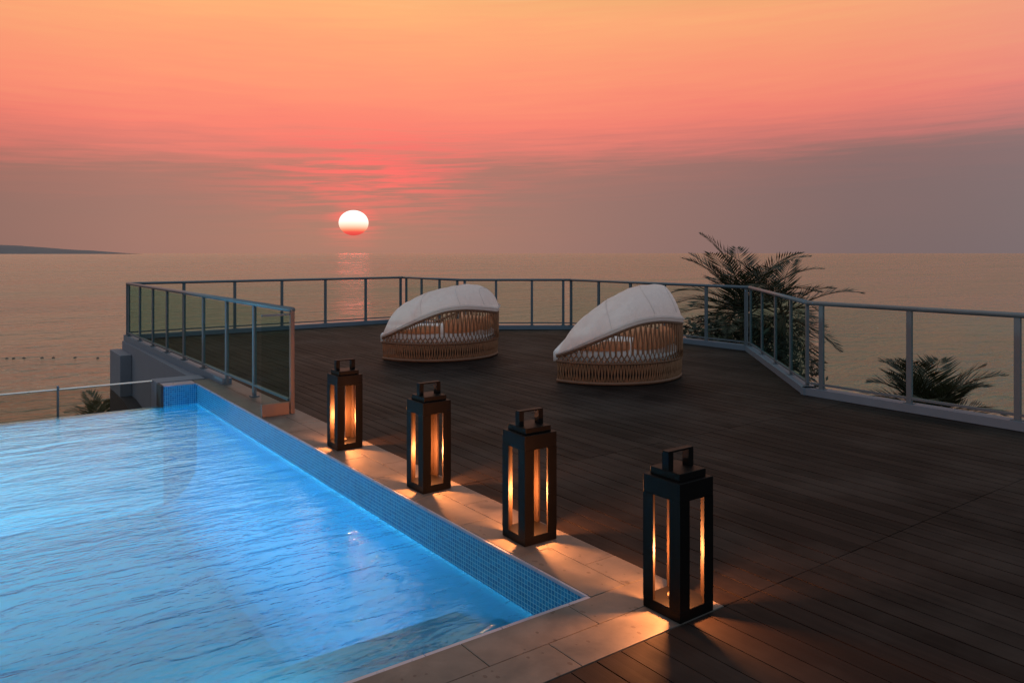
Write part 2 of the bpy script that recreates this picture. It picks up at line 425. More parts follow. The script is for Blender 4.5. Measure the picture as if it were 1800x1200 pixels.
# retaining wall under the terrace
wallroot = empty('terrace_wall', (2.72, 16.6, -12), 0, 'grey rendered wall carrying the raised timber terrace beside the pool', 'wall')
def part(name, bm, m, root, smooth=False):
    o = link(name, bm, m, None, smooth); o.parent = root
    o.matrix_parent_inverse = Matrix.Translation(-root.location) if root.rotation_euler.z == 0 else root.matrix_world.inverted()
    return o
bm = bmesh.new()
for a, b_ in ((PA, PB), (PB, PC), (PC, PD), (PD, PE), (PE, PF), (PF, PG)):
    add_bar(bm, a, b_, .2, -12.2, -.03)
add_bar(bm, (2.78, 16.65), (2.78, 10.9), .32, -12.2, -.03)
part('wall', bm, M['wallgrey'], wallroot)
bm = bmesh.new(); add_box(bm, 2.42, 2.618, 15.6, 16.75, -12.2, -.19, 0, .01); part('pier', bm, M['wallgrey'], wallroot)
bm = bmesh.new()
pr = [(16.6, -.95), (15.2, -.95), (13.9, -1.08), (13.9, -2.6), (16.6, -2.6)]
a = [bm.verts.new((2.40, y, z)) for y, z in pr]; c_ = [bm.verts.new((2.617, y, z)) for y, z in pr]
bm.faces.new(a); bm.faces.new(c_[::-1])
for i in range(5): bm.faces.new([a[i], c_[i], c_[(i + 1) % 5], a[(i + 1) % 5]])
part('side_panel', bm, M['darkwall'], wallroot)  # dark grey block with a sloping top against the wall face

# ------------------------------------------------------------------ terrace railing
rail = empty('glass_railing', (PA[0], PA[1], 0), 0, 'grey metal railing with green tinted glass panes running round the timber terrace', 'railing')
runs = [
    (PL, PA, [0, .132, .256, .381, .503, .627, .745, .868, .985]),
    (PA, PB, [.0, .17, .337, .504, .67, .835, .988]),
    (PB, PC, [.06, .35, .67, .97]),
    (PC, PD, [.05, .33, .65, .93]),
    (PD, PE, [.0, .19, .39, .585, .80, .985]),
    (PE, PF, [.03, .28, .53, .77, .98]),
    (PF, PG, [.02, .145, .27, .395, .52, .645, .77, .895, 1.0]),
]
def lerp(a, b, t): return (a[0] + (b[0] - a[0]) * t, a[1] + (b[1] - a[1]) * t)
for ri, (a, b_, ts) in enumerate(runs):
    d = (Vector(b_) - Vector(a)); Ln = d.length; d.normalize(); n = Vector((-d.y, d.x))
    # round-topped handrail
    bm = bmesh.new()
    e0 = Vector(a) - d * (.06 if ri == 0 else .012); e1 = Vector(b_) + d * .012
    add_tube(bm, [(e0.x, e0.y, 1.10), (e1.x, e1.y, 1.10)], .036, 14, flat=.78)
    part('handrail', bm, M['metal'], rail, True)
    if ri == 0:
        e = lerp(a, b_, .255); bm = bmesh.new(); add_bar(bm, e, b_, .12, -.028, .075); part('kerb', bm, M['kerb'], rail)
    else:
        bm = bmesh.new(); add_bar(bm, a, b_, .16, -.05, .085, .06); part('kerb', bm, M['kerb'], rail)
    bm = bmesh.new(); add_bar(bm, a, b_, .032, .125, .15, -.03); part('bottom_rail', bm, M['metal'], rail)
    for i, t_ in enumerate(ts):
        p = lerp(a, b_, t_)
        if ri == 0 and i == 0: continue
        bm = bmesh.new()
        z0 = .0 if ri == 0 and i < 3 else .08
        q0 = Vector(p) - d * .028; q1 = Vector(p) + d * .028
        add_bar(bm, q0, q1, .034, z0, 1.085)
        part('post', bm, M['metal'], rail)
        bm = bmesh.new()
        q0 = Vector(p) - d * .05; q1 = Vector(p) + d * .05
        add_bar(bm, q0, q1, .09, z0, z0 + .012); part('foot_plate', bm, M['metal'], rail)
    for t0, t1 in zip(ts, ts[1:]):
        p, q = lerp(a, b_, t0), lerp(a, b_, t1)
        q0 = Vector(p) + d * .034; q1 = Vector(q) - d * .034
        bm = bmesh.new(); add_bar(bm, q0, q1, .012, .152, 1.062); part('glass_pane', bm, M['glass'], rail)
# end return beside the first lantern
RX = 2.545
bm = bmesh.new(); add_box(bm, PL[0] - .02, PL[0] + .025, PL[1] - .075, PL[1] - .03, .0, 1.085, 0, .006); part('end_post', bm, M['end_lit'], rail)
bm = bmesh.new(); add_box(bm, RX, PL[0] - .032, PL[1] - .062, PL[1] - .05, .135, 1.04); part('glass_pane', bm, M['glass'], rail)
bm = bmesh.new(); add_box(bm, RX - .003, PL[0] - .032, PL[1] - .075, PL[1] - .035, .001, .13, 0, .004); part('end_kerb', bm, M['end_lit'], rail)
bm = bmesh.new(); add_box(bm, RX, PL[0] - .032, PL[1] - .07, PL[1] - .04, 1.042, 1.062); part('top_trim', bm, M['metal'], rail)

# low glass balustrade beyond the infinity edge
bal = empty('glass_balustrade', (0, 11.0, -1.2), 0, 'low clear glass balustrade with thin pale top trim beyond the infinity edge', 'balustrade')
BY = 11.0
xs = [2.09, 1.009, -.7, -2.4, -4.1, -6.5]
for a, b_ in zip(xs, xs[1:]):
    bm = bmesh.new(); add_box(bm, b_ + .012, a - .012, BY - .006, BY + .006, -1.3, -.012); part('glass_pane', bm, M['clear'], bal)
    bm = bmesh.new(); add_box(bm, b_ - .012, b_ + .012, BY - .02, BY + .02, -1.3, .045 if b_ > 0 else .02); part('post', bm, M['metal'], bal)
bm = bmesh.new(); add_tube(bm, [(-6.5, BY - .001, .0), (2.09, BY - .001, .0)], .012, 8)
part('top_trim', bm, simple('pale_brushed_trim', (.75, .72, .66), .3, .6, .5, .1), bal)
box('catch_basin', M['wallgrey'], None, -6.5, 2.09, 10.69, 11.4, -1.6, -1.3)['kind'] = 'structure'

# ------------------------------------------------------------------ lanterns
def make_lantern():
    root = empty('floor_lantern')
    s = .1165; w = .066; H = .64
    def pt(n, bm, m=M['black']):
        o = link(n, bm, m); o.parent = root; return o
    bm = bmesh.new(); add_box(bm, -s, s, -s, s, 0.001, .052, 0, .003); pt('base', bm)
    for sx in (-1, 1):
        for sy in (-1, 1):
            bm = bmesh.new()
            xa, xb = sorted((sx * s, sx * (s - w))); ya, yb = sorted((sy * s, sy * (s - w)))
            th = .012
            # an L-shaped corner upright
            px0, px1 = (xa, xa + th) if sx < 0 else (xb - th, xb)
            add_box(bm, px0, px1, ya, yb, .052, .552)
            py0, py1 = (ya, ya + th) if sy < 0 else (yb - th, yb)
            if sx < 0: add_box(bm, px1, xb, py0, py1, .052, .552)
            else: add_box(bm, xa, px0, py0, py1, .052, .552)
            bm.normal_update()
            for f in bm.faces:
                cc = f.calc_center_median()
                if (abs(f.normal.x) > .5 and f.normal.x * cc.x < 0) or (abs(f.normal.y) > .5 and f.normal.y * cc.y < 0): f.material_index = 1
            pt('corner_post', bm, [M['black'], M['lamplit_inner']])
    bm = bmesh.new(); add_box(bm, -s, s, -s, s, .552, H, 0, .003); pt('head', bm)
    bm = bmesh.new(); add_box(bm, -s + .024, s - .024, -s + .024, s - .024, H, H + .036, 0, .003); pt('lid', bm)
    bm = bmesh.new()
    for sx in (-1, 1):
        xa, xb = sorted((sx * .088, sx * .054)); add_box(bm, xa, xb, -.02, .02, H + .036, .756)
    add_box(bm, -.088, .088, -.02, .02, .756, .765, 0, .002)
    pt('handle', bm)
    bm = bmesh.new(); bmesh.ops.create_cone(bm, cap_ends=True, segments=24, radius1=.036, radius2=.034, depth=.012, matrix=Matrix.Translation((-.012, .012, .0585)))
    pt('lamp_holder', bm, M['candle'])
    bm = bmesh.new(); bmesh.ops.create_uvsphere(bm, u_segments=12, v_segments=8, radius=.0075, matrix=Matrix.Translation((-.02, .012, .25)))
    add_tube(bm, [(-.02, .012, .07), (-.02, .012, .244)], .002, 5)
    bl = pt('bulb', bm, [M['bulb'], M['black']])
    nf = len(bl.data.polygons)
    for p in bl.data.polygons:
        if all(bl.data.vertices[v].co.z < .2445 for v in p.vertices) and p.index > nf - 9: p.material_index = 1
    L = bpy.data.lights.new('lantern_light', 'POINT'); L.energy = 66; L.color = (1, .30, .085); L.shadow_soft_size = .022
    lo = bpy.data.objects.new('lantern_light', L); C.objects.link(lo); lo.location = (-.02, .012, .25); lo.parent = root
    return root
def copy_tree(o, parent=None):
    c = o.copy(); C.objects.link(c)
    if parent: c.parent = parent
    for ch in list(o.children): copy_tree(ch, c)
    return c
proto = make_lantern()
lspots = [
    (2.79, 2.476, 'largest black lantern, standing on the outer corner of the stone coping nearest the viewer'),
    (2.769, 3.621, 'black lantern on the coping just beyond the corner one, beside the pool\'s tiled near end'),
    (2.764, 4.817, 'black lantern on the coping, third from the viewer, in front of the left daybed'),
    (2.753, 6.274, 'farthest and smallest black lantern on the coping, nearest the end of the glass railing'),
]
lants = [proto if i == 0 else copy_tree(proto) for i in range(4)]
for i, (x, y, lab) in enumerate(lspots):
    lants[i].location = (x, y, .001); lants[i].rotation_euler.z = R((0, -1.5, 1, -1)[i])
    tag(lants[i], lab, 'lantern', 'black lanterns along the pool coping')

# ------------------------------------------------------------------ daybeds
CORN = 123
RIM = [(0, .715), (25, .77), (47, .805), (66, .765), (92, .575), (110, .43), (123, .345)]
def make_daybed(name, loc, rz, label, crest, rr=1.06):
    root = empty(name, loc, rz, label, 'daybed', 'round rattan daybeds on the timber terrace')
    Rr = rr; xc = Rr * math.cos(R(CORN))
    def P(th, z, k=1.0): return Vector((Rr * k * math.cos(R(th)), Rr * k * math.sin(R(th)), z))
    def pt(n, bm, m, sm=True):
        o = link(n, bm, m, None, sm); o.parent = root; return o
    def outline(z, k=1.0, n=64):
        pts = [P(-CORN + 2 * CORN * i / n, z, k) for i in range(n + 1)]
        a, b = pts[-1], pts[0]
        pts += [a.lerp(b, i / 12) for i in range(1, 12)]
        return pts
    ths = [-CORN + 2 * CORN * i / 80 for i in range(81)]
    bm = bmesh.new(); add_tube(bm, outline(.03, .985), .024, 8, True); pt('base_ring', bm, M['rattan_dark'])
    bm = bmesh.new(); add_tube(bm, outline(.285), .018, 8, True); pt('seat_ring', bm, M['rattan_dark'])
    bm = bmesh.new(); add_tube(bm, [P(t, interp(RIM, abs(t))) for t in ths], .022, 8); pt('top_rim', bm, M['rattan_dark'])
    # lower weave : near upright strands, doubled and slightly crossed
    bm = bmesh.new(); n = 112
    for i in range(n):
        th = -CORN + 2 * CORN * (i + .5) / n; dth = 2 * CORN / n * .42
        for s in (-1, 1):
            j = random.uniform(-.15, .15)
            add_tube(bm, [P(th - s * dth + j, .03, .987), P(th + s * dth * .2 + j, .16, 1.0), P(th + s * dth + j, .285)], .0085, 4, cap=False)
    o = outline(.285); lo = outline(.03, .985)
    for i in range(65, 76):
        add_tube(bm, [lo[i], o[i]], .009, 4, cap=False); add_tube(bm, [lo[i].lerp(lo[i - 1], .5), o[i].lerp(o[i - 1], .5)], .009, 4, cap=False)
    pt('lower_weave', bm, M['rattan'])
    # upper weave : long open loops
    bm = bmesh.new(); n = 62
    for i in range(n):
        th = -CORN + 2 * CORN * (i + .5) / n; dth = 2 * CORN / n * .5
        zr = interp(RIM, abs(th)) - .01
        if zr - .30 < .03: continue
        for s in (-1, 1):
            pts = []
            for k in range(9):
                u = k / 8
                q = min(1, (zr - .285) * u / .11); q = q * q * (3 - 2 * q); w = 1 - 2 * q + (.75 * max(0, u - .55) / .45 if q >= 1 else 0)
                pts.append(P(th + s * dth * .92 * w, .285 + (zr - .285) * u, 1 + .012 * s))
            add_tube(bm, pts, .0095, 4, cap=False)
    pt('upper_weave', bm, M['rattan'])
    # mattress
    bm = bmesh.new()
    prev = None
    for (z, k) in ((.27, .90), (.28, .945), (.40, .945), (.425, .92), (.44, .80), (.445, .4)):
        ring = [bm.verts.new((p.x, p.y, p.z)) for p in outline(z, k)]
        for v in ring:
            if v.co.x < xc * k + .05: v.co.x -= .09 * k
        if prev:
            for i in range(len(ring)): bm.faces.new([prev[i], prev[(i + 1) % len(ring)], ring[(i + 1) % len(ring)], ring[i]])
        prev = ring
    bm.faces.new(prev)
    pt('mattress', bm, M['mattress'])
    # loose back cushions leaning on the inside of the weave
    for (t0, t1, zt) in ((-112, -66, .56), (-62, -18, .66), (-14, 30, .66), (34, 78, .60)):
        bm = bmesh.new(); nn = 14; sect = []
        for i in range(nn + 1):
            th = t0 + (t1 - t0) * i / nn; e = math.sin(math.pi * min(1, max(0, i / nn))) ** .35 if 0 < i < nn else .25
            zt_ = min(zt, max(.5, interp(RIM, abs(th)) - .05))
            zc = .43 + (zt_ - .43) / 2; hh = (zt_ - .43) / 2 * (.75 + .25 * e); dd = .09 * e
            sect.append([bm.verts.new(P(th, zc + hh * math.sin(2 * math.pi * k / 12), .845 + .10 * .0 + dd * math.cos(2 * math.pi * k / 12))) for k in range(12)])
        for a, b in zip(sect, sect[1:]):
            for k in range(12): bm.faces.new([a[k], a[(k + 1) % 12], b[(k + 1) % 12], b[k]])
        bm.faces.new(sect[0][::-1]); bm.faces.new(sect[-1])
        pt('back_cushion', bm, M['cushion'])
    # fabric canopy : vault from the near rim over a crest to the far rim, open towards the far front corner
    bm = bmesh.new(); NA, NB = 72, 52; grid = []
    xs_ = [c[0] for c in crest]
    for i in range(NA + 1):
        a = i / NA
        th = -CORN * (1 - a) ** .9
        near = P(th, interp(RIM, abs(th)) + .02, 1.015)
        xcst = crest[0][0] + (crest[-1][0] - crest[0][0]) * a ** .95
        zcst = interp(crest, xcst)
        fmax = math.pi * (.56 if a < .55 else .56 + (.44) * min(1, (a - .55) / .3))
        row = []
        for j in range(NB + 1):
            f = fmax * j / NB
            s = max(0, math.sin(f)); c = math.cos(f)
            sz = s ** .62
            y = near.y * (abs(c) ** .8) * (1 if c > 0 else -1)
            x = near.x + (xcst - near.x) * s
            z = near.z + (zcst - near.z) * sz
            p = Vector((x, y, z))
            w = noise.noise(p * 2.2 + Vector((loc[0], 0, 0))) * .006 + (.0025 * math.sin(a * 60 + 3 * noise.noise(p * 2)) + .004 * math.sin(a * 23 + 5 * noise.noise(p * 2.2))) * s
            p += Vector((p.x, p.y, p.z)).normalized() * w
            row.append(bm.verts.new(p))
        grid.append(row)
    for i in range(NA):
        for j in range(NB): bm.faces.new([grid[i][j], grid[i + 1][j], grid[i + 1][j + 1], grid[i][j + 1]])
    seam_pts = [[v.co * 1.002 for v in row[2:]] for row in grid]
    bmesh.ops.recalc_face_normals(bm, faces=bm.faces)
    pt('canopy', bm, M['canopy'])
    for si in (26, 46, 61):
        bm2 = bmesh.new(); add_tube(bm2, seam_pts[si], .0045, 5); pt('seam', bm2, M['hem'])
    # hem band lying over the rim, with a welt above it
    bm = bmesh.new(); ra_ = []; 
    ht = [-CORN + (CORN + 62) * i / 70 for i in range(71)]
    for t_ in ht:
        z = interp(RIM, abs(t_)); g = min(1, (CORN - abs(t_)) / 40)
        ra_.append([bm.verts.new(P(t_, z + .018, 1.028)), bm.verts.new(P(t_, z + .026 + .032 * g, 1.03)), bm.verts.new(P(t_, z + .03 + .06 * g, 1.014))])
    for a, b in zip(ra_, ra_[1:]):
        for k in range(2): bm.faces.new([a[k], b[k], b[k + 1], a[k + 1]])
    pt('hem', bm, M['hem'])
    bm = bmesh.new(); add_tube(bm, [P(t_, interp(RIM, abs(t_)) + .030 + .033 * min(1, (CORN - abs(t_)) / 40), 1.037) for t_ in ht], .006, 5); pt('welt', bm, M['hem'])
    return root
b2 = [(-.60, .36), (-.45, .64), (-.10, .95), (.10, 1.08), (.34, 1.20), (.60, 1.255), (.74, 1.26), (.86, 1.215), (.95, 1.09), (1.06, .76)]
b1 = [(-.60, .42), (-.46, .80), (-.2, .98), (.11, 1.10), (.40, 1.16), (.64, 1.17), (.84, 1.11), (.95, .98), (1.06, .74)]
cam_yaw = R(-36.1)
make_daybed('daybed', (7.402, 7.92, 0), R(-10) + cam_yaw, 'larger rattan daybed at the right with tall white canopy and white mattress corner showing', b2)
make_daybed('daybed', (6.52, 11.15, 0), R(-13) + cam_yaw, 'rattan daybed farther off at the left with low pinkish white canopy, below the sun', b1)

# ------------------------------------------------------------------ palms and shrubs
def frond(bm, tones, base, az, el, length, droop, rnd, nl=34, leaf=.5, width=.035):
    pts = []; p = Vector(base); e = el; N = 16
    tw = rnd.uniform(-.5, .5)
    for i in range(N + 1):
        pts.append(p.copy())
        dirv = Vector((math.cos(az) * math.cos(e), math.sin(az) * math.cos(e), math.sin(e)))
        p = p + dirv * (length / N); e -= droop / N * (.4 + 1.2 * i / N)
    n0 = len(bm.faces)
    add_tube(bm, pts, lambda u: .016 * (1 - u) + .003, 4, cap=False)
    tones.extend([.5] * (len(bm.faces) - n0))
    side = Vector((-math.sin(az), math.cos(az), 0))
    tn = rnd.random()
    for k in range(nl):
        u = .16 + .84 * k / (nl - 1)
        i = min(N - 1, int(u * N)); fz = u * N - i
        q = pts[i].lerp(pts[i + 1], fz); tg = (pts[i + 1] - pts[i]).normalized()
        up = side.cross(tg) * -1
        if up.z < 0 and abs(tg.z) < .9: up = -up
        for s in (-1, 1):
            L = leaf * (math.sin(math.pi * min(1, .25 + .72 * u)) ** .7) * rnd.uniform(.85, 1.1)
            if rnd.random() < .08: continue
            sd = (side * s * math.cos(tw * .4) + up * (.22 + rnd.uniform(-.08, .08)))
            d = (sd * 1.0 + tg * (.72 + .35 * u) + Vector((0, 0, rnd.uniform(-.10, .05)))).normalized()
            w = d.cross(up).normalized() * width * .5 * rnd.uniform(.8, 1.2)
            mid = q + d * L * .55 + Vector((0, 0, -.02)); tip = q + d * L + Vector((0, 0, -.06 * L * rnd.uniform(.2, 2)))
            v = [bm.verts.new(q), bm.verts.new(mid + w), bm.verts.new(tip), bm.verts.new(mid - w)]
            bm.faces.new([v[0], v[1], v[2]]); bm.faces.new([v[0], v[2], v[3]])
            tval = min(1, max(0, tn * .6 + rnd.random() * .4)); tones.extend([tval, tval * .8])
def palm(name, crown, label, n, length, seed, ground=-12, leaf=.55, els=(-.5, 1.35), width=.04, mleaf='leaf', azs=None, group='palms below the terrace'):
    rnd = random.Random(seed)
    root = empty(name, (crown[0], crown[1], ground), rnd.random() * 0, label, 'palm tree', group)
    bm = bmesh.new(); tones = []
    for k in range(n):
        az = (k * 2.39996 + rnd.uniform(-.2, .2)) if azs is None else azs[k % len(azs)] + rnd.uniform(-.15, .15)
        f = (k + .5) / n
        el = els[1] + (els[0] - els[1]) * f + rnd.uniform(-.12, .12)
        frond(bm, tones, (rnd.uniform(-.06, .06), rnd.uniform(-.06, .06), crown[2] - ground + rnd.uniform(-.15, .1)), az, el, length * rnd.uniform(.8, 1.1), rnd.uniform(.6, 1.4), rnd, 28, leaf, width)
    me = link('crown', bm, M[mleaf], root); set_tone(me.data, tones)
    bm = bmesh.new()
    h = crown[2] - ground
    add_tube(bm, [(.25 * math.sin(u * 2) * (1 - u), .1 * (1 - u), h * u) for u in [i / 14 for i in range(15)]], lambda u: .17 - .07 * u, 10)
    link('trunk', bm, M['trunk'], root, True)
    return root
palm('palm_tree', (13.6, 10.2, .42), 'tall dark feathery palm crown rising behind the railing beside the right daybed', 40, 1.85, 3, leaf=.62, width=.031, els=(-.6, 1.38))
palm('palm_tree', (13.5, 9.25, .45), 'smaller palm with one upright frond just right of the tall palm', 16, 1.45, 11, els=(-1.0, 1.5), width=.028)
palm('palm_tree', (13.9, 6.5, -1.25), 'low spreading palm crown seen through the right railing glass', 24, 1.35, 5, els=(.15, 1.4), leaf=.62, width=.03)
palm('palm_tree', (12.8, 4.35, -1.5), 'palm tuft at the far right edge beyond the last railing post', 14, 1.0, 8, els=(0, 1.2))
palm('palm_tree', (3.3, 25.0, -3.35), 'small pale palm tuft peeping over the infinity edge by the grey wall', 16, 1.2, 9, els=(0, 1.4), mleaf='leaf_pale')
# leafy shrub filling in under the tall palm
rnd = random.Random(4); bm = bmesh.new(); tones = []
root = empty('shrub', (12.8, 9.9, -12), 0, 'dense dark leafy shrub massed below the tall palm behind the railing glass', 'shrub')
for k in range(9500):
    v = Vector((rnd.gauss(0, .62), rnd.gauss(0, .75), rnd.gauss(0, .8)))
    if v.length > 1.9: continue
    p = Vector((.25, .3, 11.1)) + Vector((v.x, v.y, v.z * .95))
    if p.z > 12.35: continue
    d = Vector((rnd.gauss(0, 1), rnd.gauss(0, 1), rnd.gauss(.1, .8))).normalized(); w = d.orthogonal().normalized() * rnd.uniform(.015, .035); L = rnd.uniform(.12, .28)
    q = [bm.verts.new(p), bm.verts.new(p + d * L * .5 + w), bm.verts.new(p + d * L), bm.verts.new(p + d * L * .5 - w)]
    bm.faces.new(q); tones.append(rnd.random() ** 2)
o = link('foliage', bm, M['leaf'], root); set_tone(o.data, tones)
bm = bmesh.new()
for k in range(6):
    a = k * 1.05
    add_tube(bm, [(0, 0, 0), (.2 * math.cos(a), .2 * math.sin(a), 6), (.25 + .5 * math.cos(a), .3 + .5 * math.sin(a), 11.2)], .04, 5)
link('stem', bm, M['trunk'], root)

# ------------------------------------------------------------------ garden, sea, headland, buoys, sun
SEA = -15.0
bm = bmesh.new()
bmesh.ops.create_grid(bm, x_segments=40, y_segments=40, size=1)
for v in bm.verts:
    r = max(abs(v.co.x), abs(v.co.y)); x, y = v.co.x * 28 + 4, v.co.y * 30 + 3
    z = -12 - max(0, (r - .8)) * 22 + noise.noise(Vector((x, y, 0)) * .3) * .3
    v.co = (x, y, z)
g = link('ground', bm, M['earth'], None, True); tag(g, kind='structure')
bm = bmesh.new()
ang = [i / 96 * 2 * math.pi for i in range(96)]
rad_ = [0, 60, 250, 1000, 4000, 16000, 60000]
prev = None
for r in rad_:
    if r == 0: ring = [bm.verts.new((0, 0, SEA))]
    else: ring = [bm.verts.new((r * math.cos(a), r * math.sin(a), SEA)) for a in ang]
    if prev:
        for i in range(96):
            if len(prev) == 1: bm.faces.new([prev[0], ring[i], ring[(i + 1) % 96]])
            else: bm.faces.new([prev[i], ring[i], ring[(i + 1) % 96], prev[(i + 1) % 96]])
    prev = ring
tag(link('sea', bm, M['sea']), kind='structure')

def cam2w(x, d): return (x * .8077 + d * .5896, -x * .5895 + d * .8078)
# headland : ridge of low hills
m, t, out = mat('hazy_headland'); pos = t.n('ShaderNodeTexCoord').outputs['Object']
pbsdf(t, out, t.mix(t.noise(pos, .004, 6), (.14, .13, .135), (.20, .18, .175)), .95, 0, .1)  # distance haze is put into the lightened base colour
bm = bmesh.new(); D0 = 16000
prof = [(-330, 11), (-240, 13), (-160, 12.5), (-90, 13.5), (-40, 13), (0, 15), (25, 15.5), (50, 13.5), (75, 11.5), (100, 9.5), (125, 7.5), (150, 6.5), (175, 4.5), (200, 2), (215, 0.3)]
rows = []
for (u, hpx) in prof:
    x = (u - 900) / 1336 * D0; hgt = hpx / 1336 * D0
    r = []
    for k in range(9):
        s = k / 8; dz = math.sin(math.pi * s) ** .8
        wx, wy = cam2w(x, D0 - 900 + 1800 * s)
        r.append(bm.verts.new((wx, wy, SEA + hgt * dz * (1 + .1 * noise.noise(Vector((u * .05, s * 3, 0)))))))
    rows.append(r)
for a, b_ in zip(rows, rows[1:]):
    for k in range(8): bm.faces.new([a[k], b_[k], b_[k + 1], a[k + 1]])
tag(link('hills', bm, m, None, True), kind='structure')
# swim-line buoys
spots = [(11, 630.5), (23, 630.5), (41, 630), (73, 629.5), (93, 629.3), (131, 629), (171, 630)]
pb = None
for i, (u, v) in enumerate(spots):
    d = 1336 * (1.7 - SEA) / (v - 445); wx, wy = cam2w((u - 900) / 1336 * d, d)
    if pb is None:
        bm = bmesh.new(); bmesh.ops.create_uvsphere(bm, u_segments=16, v_segments=10, radius=.2)
        for q in bm.verts: q.co.x *= 1.25; q.co.y *= .9; q.co.z *= .75
        add_tube(bm, [(0, 0, .13), (0, 0, .22)], .03, 8)
        pb = o = link('buoy', bm, M['buoy'], None, True)
    else: o = pb.copy(); C.objects.link(o)
    o.location = (wx, wy, SEA + .04); o.rotation_euler.z = cam_yaw + i * .2
    tag(o, ['leftmost dark buoy of the line floating on the sea', 'second dark buoy from the left on the sea', 'third dark buoy from the left on the sea',
            'middle dark buoy of the line on the sea', 'third dark buoy from the right on the sea', 'dark buoy second nearest the grey wall on the sea', 'dark buoy floating nearest the grey terrace wall'][i], 'buoy', 'buoys in a line on the sea')
# sun disc
SUN_AZ, SUN_EL = R(24.33), R(2.23)
sd = Vector((math.sin(SUN_AZ) * math.cos(SUN_EL), math.cos(SUN_AZ) * math.cos(SUN_EL), math.sin(SUN_EL)))
m, t, out = mat('sun_glow'); pos = t.n('ShaderNodeTexCoord').outputs['Object']
sp = t.n('ShaderNodeSeparateXYZ'); t.l(pos, sp.inputs[0])
zz = t.math('ADD', t.math('MULTIPLY', sp.outputs[2], .5), .5)
col = t.ramp(zz, [(.0, (.75, .07, .06)), (.13, (.95, .10, .075)), (.22, (1, .30, .16)), (.36, (1.2, .72, .5)), (.55, (1.3, 1.15, 1.0)), (1, (1.5, 1.42, 1.3))])
e = t.n('ShaderNodeEmission'); t.l(col, e.inputs[0]); e.inputs[1].default_value = 1.0; t.l(e.outputs[0], out.inputs[0])
bm = bmesh.new(); bmesh.ops.create_uvsphere(bm, u_segments=64, v_segments=40, radius=1)
so = link('sun', bm, m, None, True); DS = 50000
so.location = sd * DS + Vector((0, 0, 1.7)); rs = DS * math.tan(R(1.08)); so.scale = (rs, rs, rs * .86)
tag(so, 'white hot setting sun with red lower edge just above the sea horizon', 'sun')

# ------------------------------------------------------------------ light
L = bpy.data.lights.new('sun_lamp', 'SUN'); L.energy = .035; L.angle = R(2.2); L.color = (1, .07, .05)
lo = bpy.data.objects.new('sun_lamp', L); C.objects.link(lo)
lo.rotation_euler = (-sd).to_track_quat('-Z', 'Y').to_euler()
def pool_light(loc, rot, e, size):
    L = bpy.data.lights.new('pool_light', 'AREA'); L.energy = e; L.size = size; L.shape = 'DISK'; L.spread = R(105); L.color = (.75, .95, 1)
    o = bpy.data.objects.new('pool_light', L); C.objects.link(o); o.location = loc; o.rotation_euler = rot
for x in (-3.0, -4.3, -5.5): pool_light((x, NEAR_Y + 1.74, -1.12), (R(80), 0, R(8)), 80, .22)          # in the last riser, shining along the pool
for x in (1.0, .1, -.8): pool_light((x, NEAR_Y + .02, -.345), (R(72), 0, 0), 13, .10)                     # over the top step
for y, e in ((4.6, 380), (6.8, 720), (9.4, 2100)): pool_light((XL + .05, y, -1.36), (0, R(-62), 0), e, .25)   # left wall, tilted down

# ------------------------------------------------------------------ sky
w = bpy.data.worlds.new('World'); S.world = w; w.use_nodes = True
nt = w.node_tree; nt.nodes.clear(); t = NT(nt)
out = t.n('ShaderNodeOutputWorld')
gen = t.n('ShaderNodeTexCoord').outputs['Generated']
nv = t.n('ShaderNodeVectorMath'); nv.operation = 'NORMALIZE'; t.l(gen, nv.inputs[0])
sp = t.n('ShaderNodeSeparateXYZ'); t.l(nv.outputs[0], sp.inputs[0])
X_, Y_, Z_ = sp.outputs
sa, ca = math.sin(SUN_AZ), math.cos(SUN_AZ)
fwd = t.math('ADD', t.math('MULTIPLY', X_, sa), t.math('MULTIPLY', Y_, ca))
rgt = t.math('SUBTRACT', t.math('MULTIPLY', X_, ca), t.math('MULTIPLY', Y_, sa))
az = t.math('MULTIPLY', t.math('ARCTAN2', rgt, fwd), 57.2958)           # degrees right of the sun
el = t.math('MULTIPLY', t.math('ARCSINE', Z_), 57.2958)
cv = t.n('ShaderNodeCombineXYZ'); t.l(t.math('MULTIPLY', az, .06), cv.inputs[0]); t.l(t.math('MULTIPLY', el, .55), cv.inputs[1])
n_big = t.math('SUBTRACT', t.noise(cv.outputs[0], 1.0, 3, .5), .5)
cv2 = t.n('ShaderNodeCombineXYZ'); t.l(t.math('MULTIPLY', az, .11), cv2.inputs[0])
t.l(t.math('SUBTRACT', t.math('MULTIPLY', el, 2.0), t.math('MULTIPLY', az, .045)), cv2.inputs[1])
n_str = t.noise(cv2.outputs[0], 1.3, 5, .6, .3)
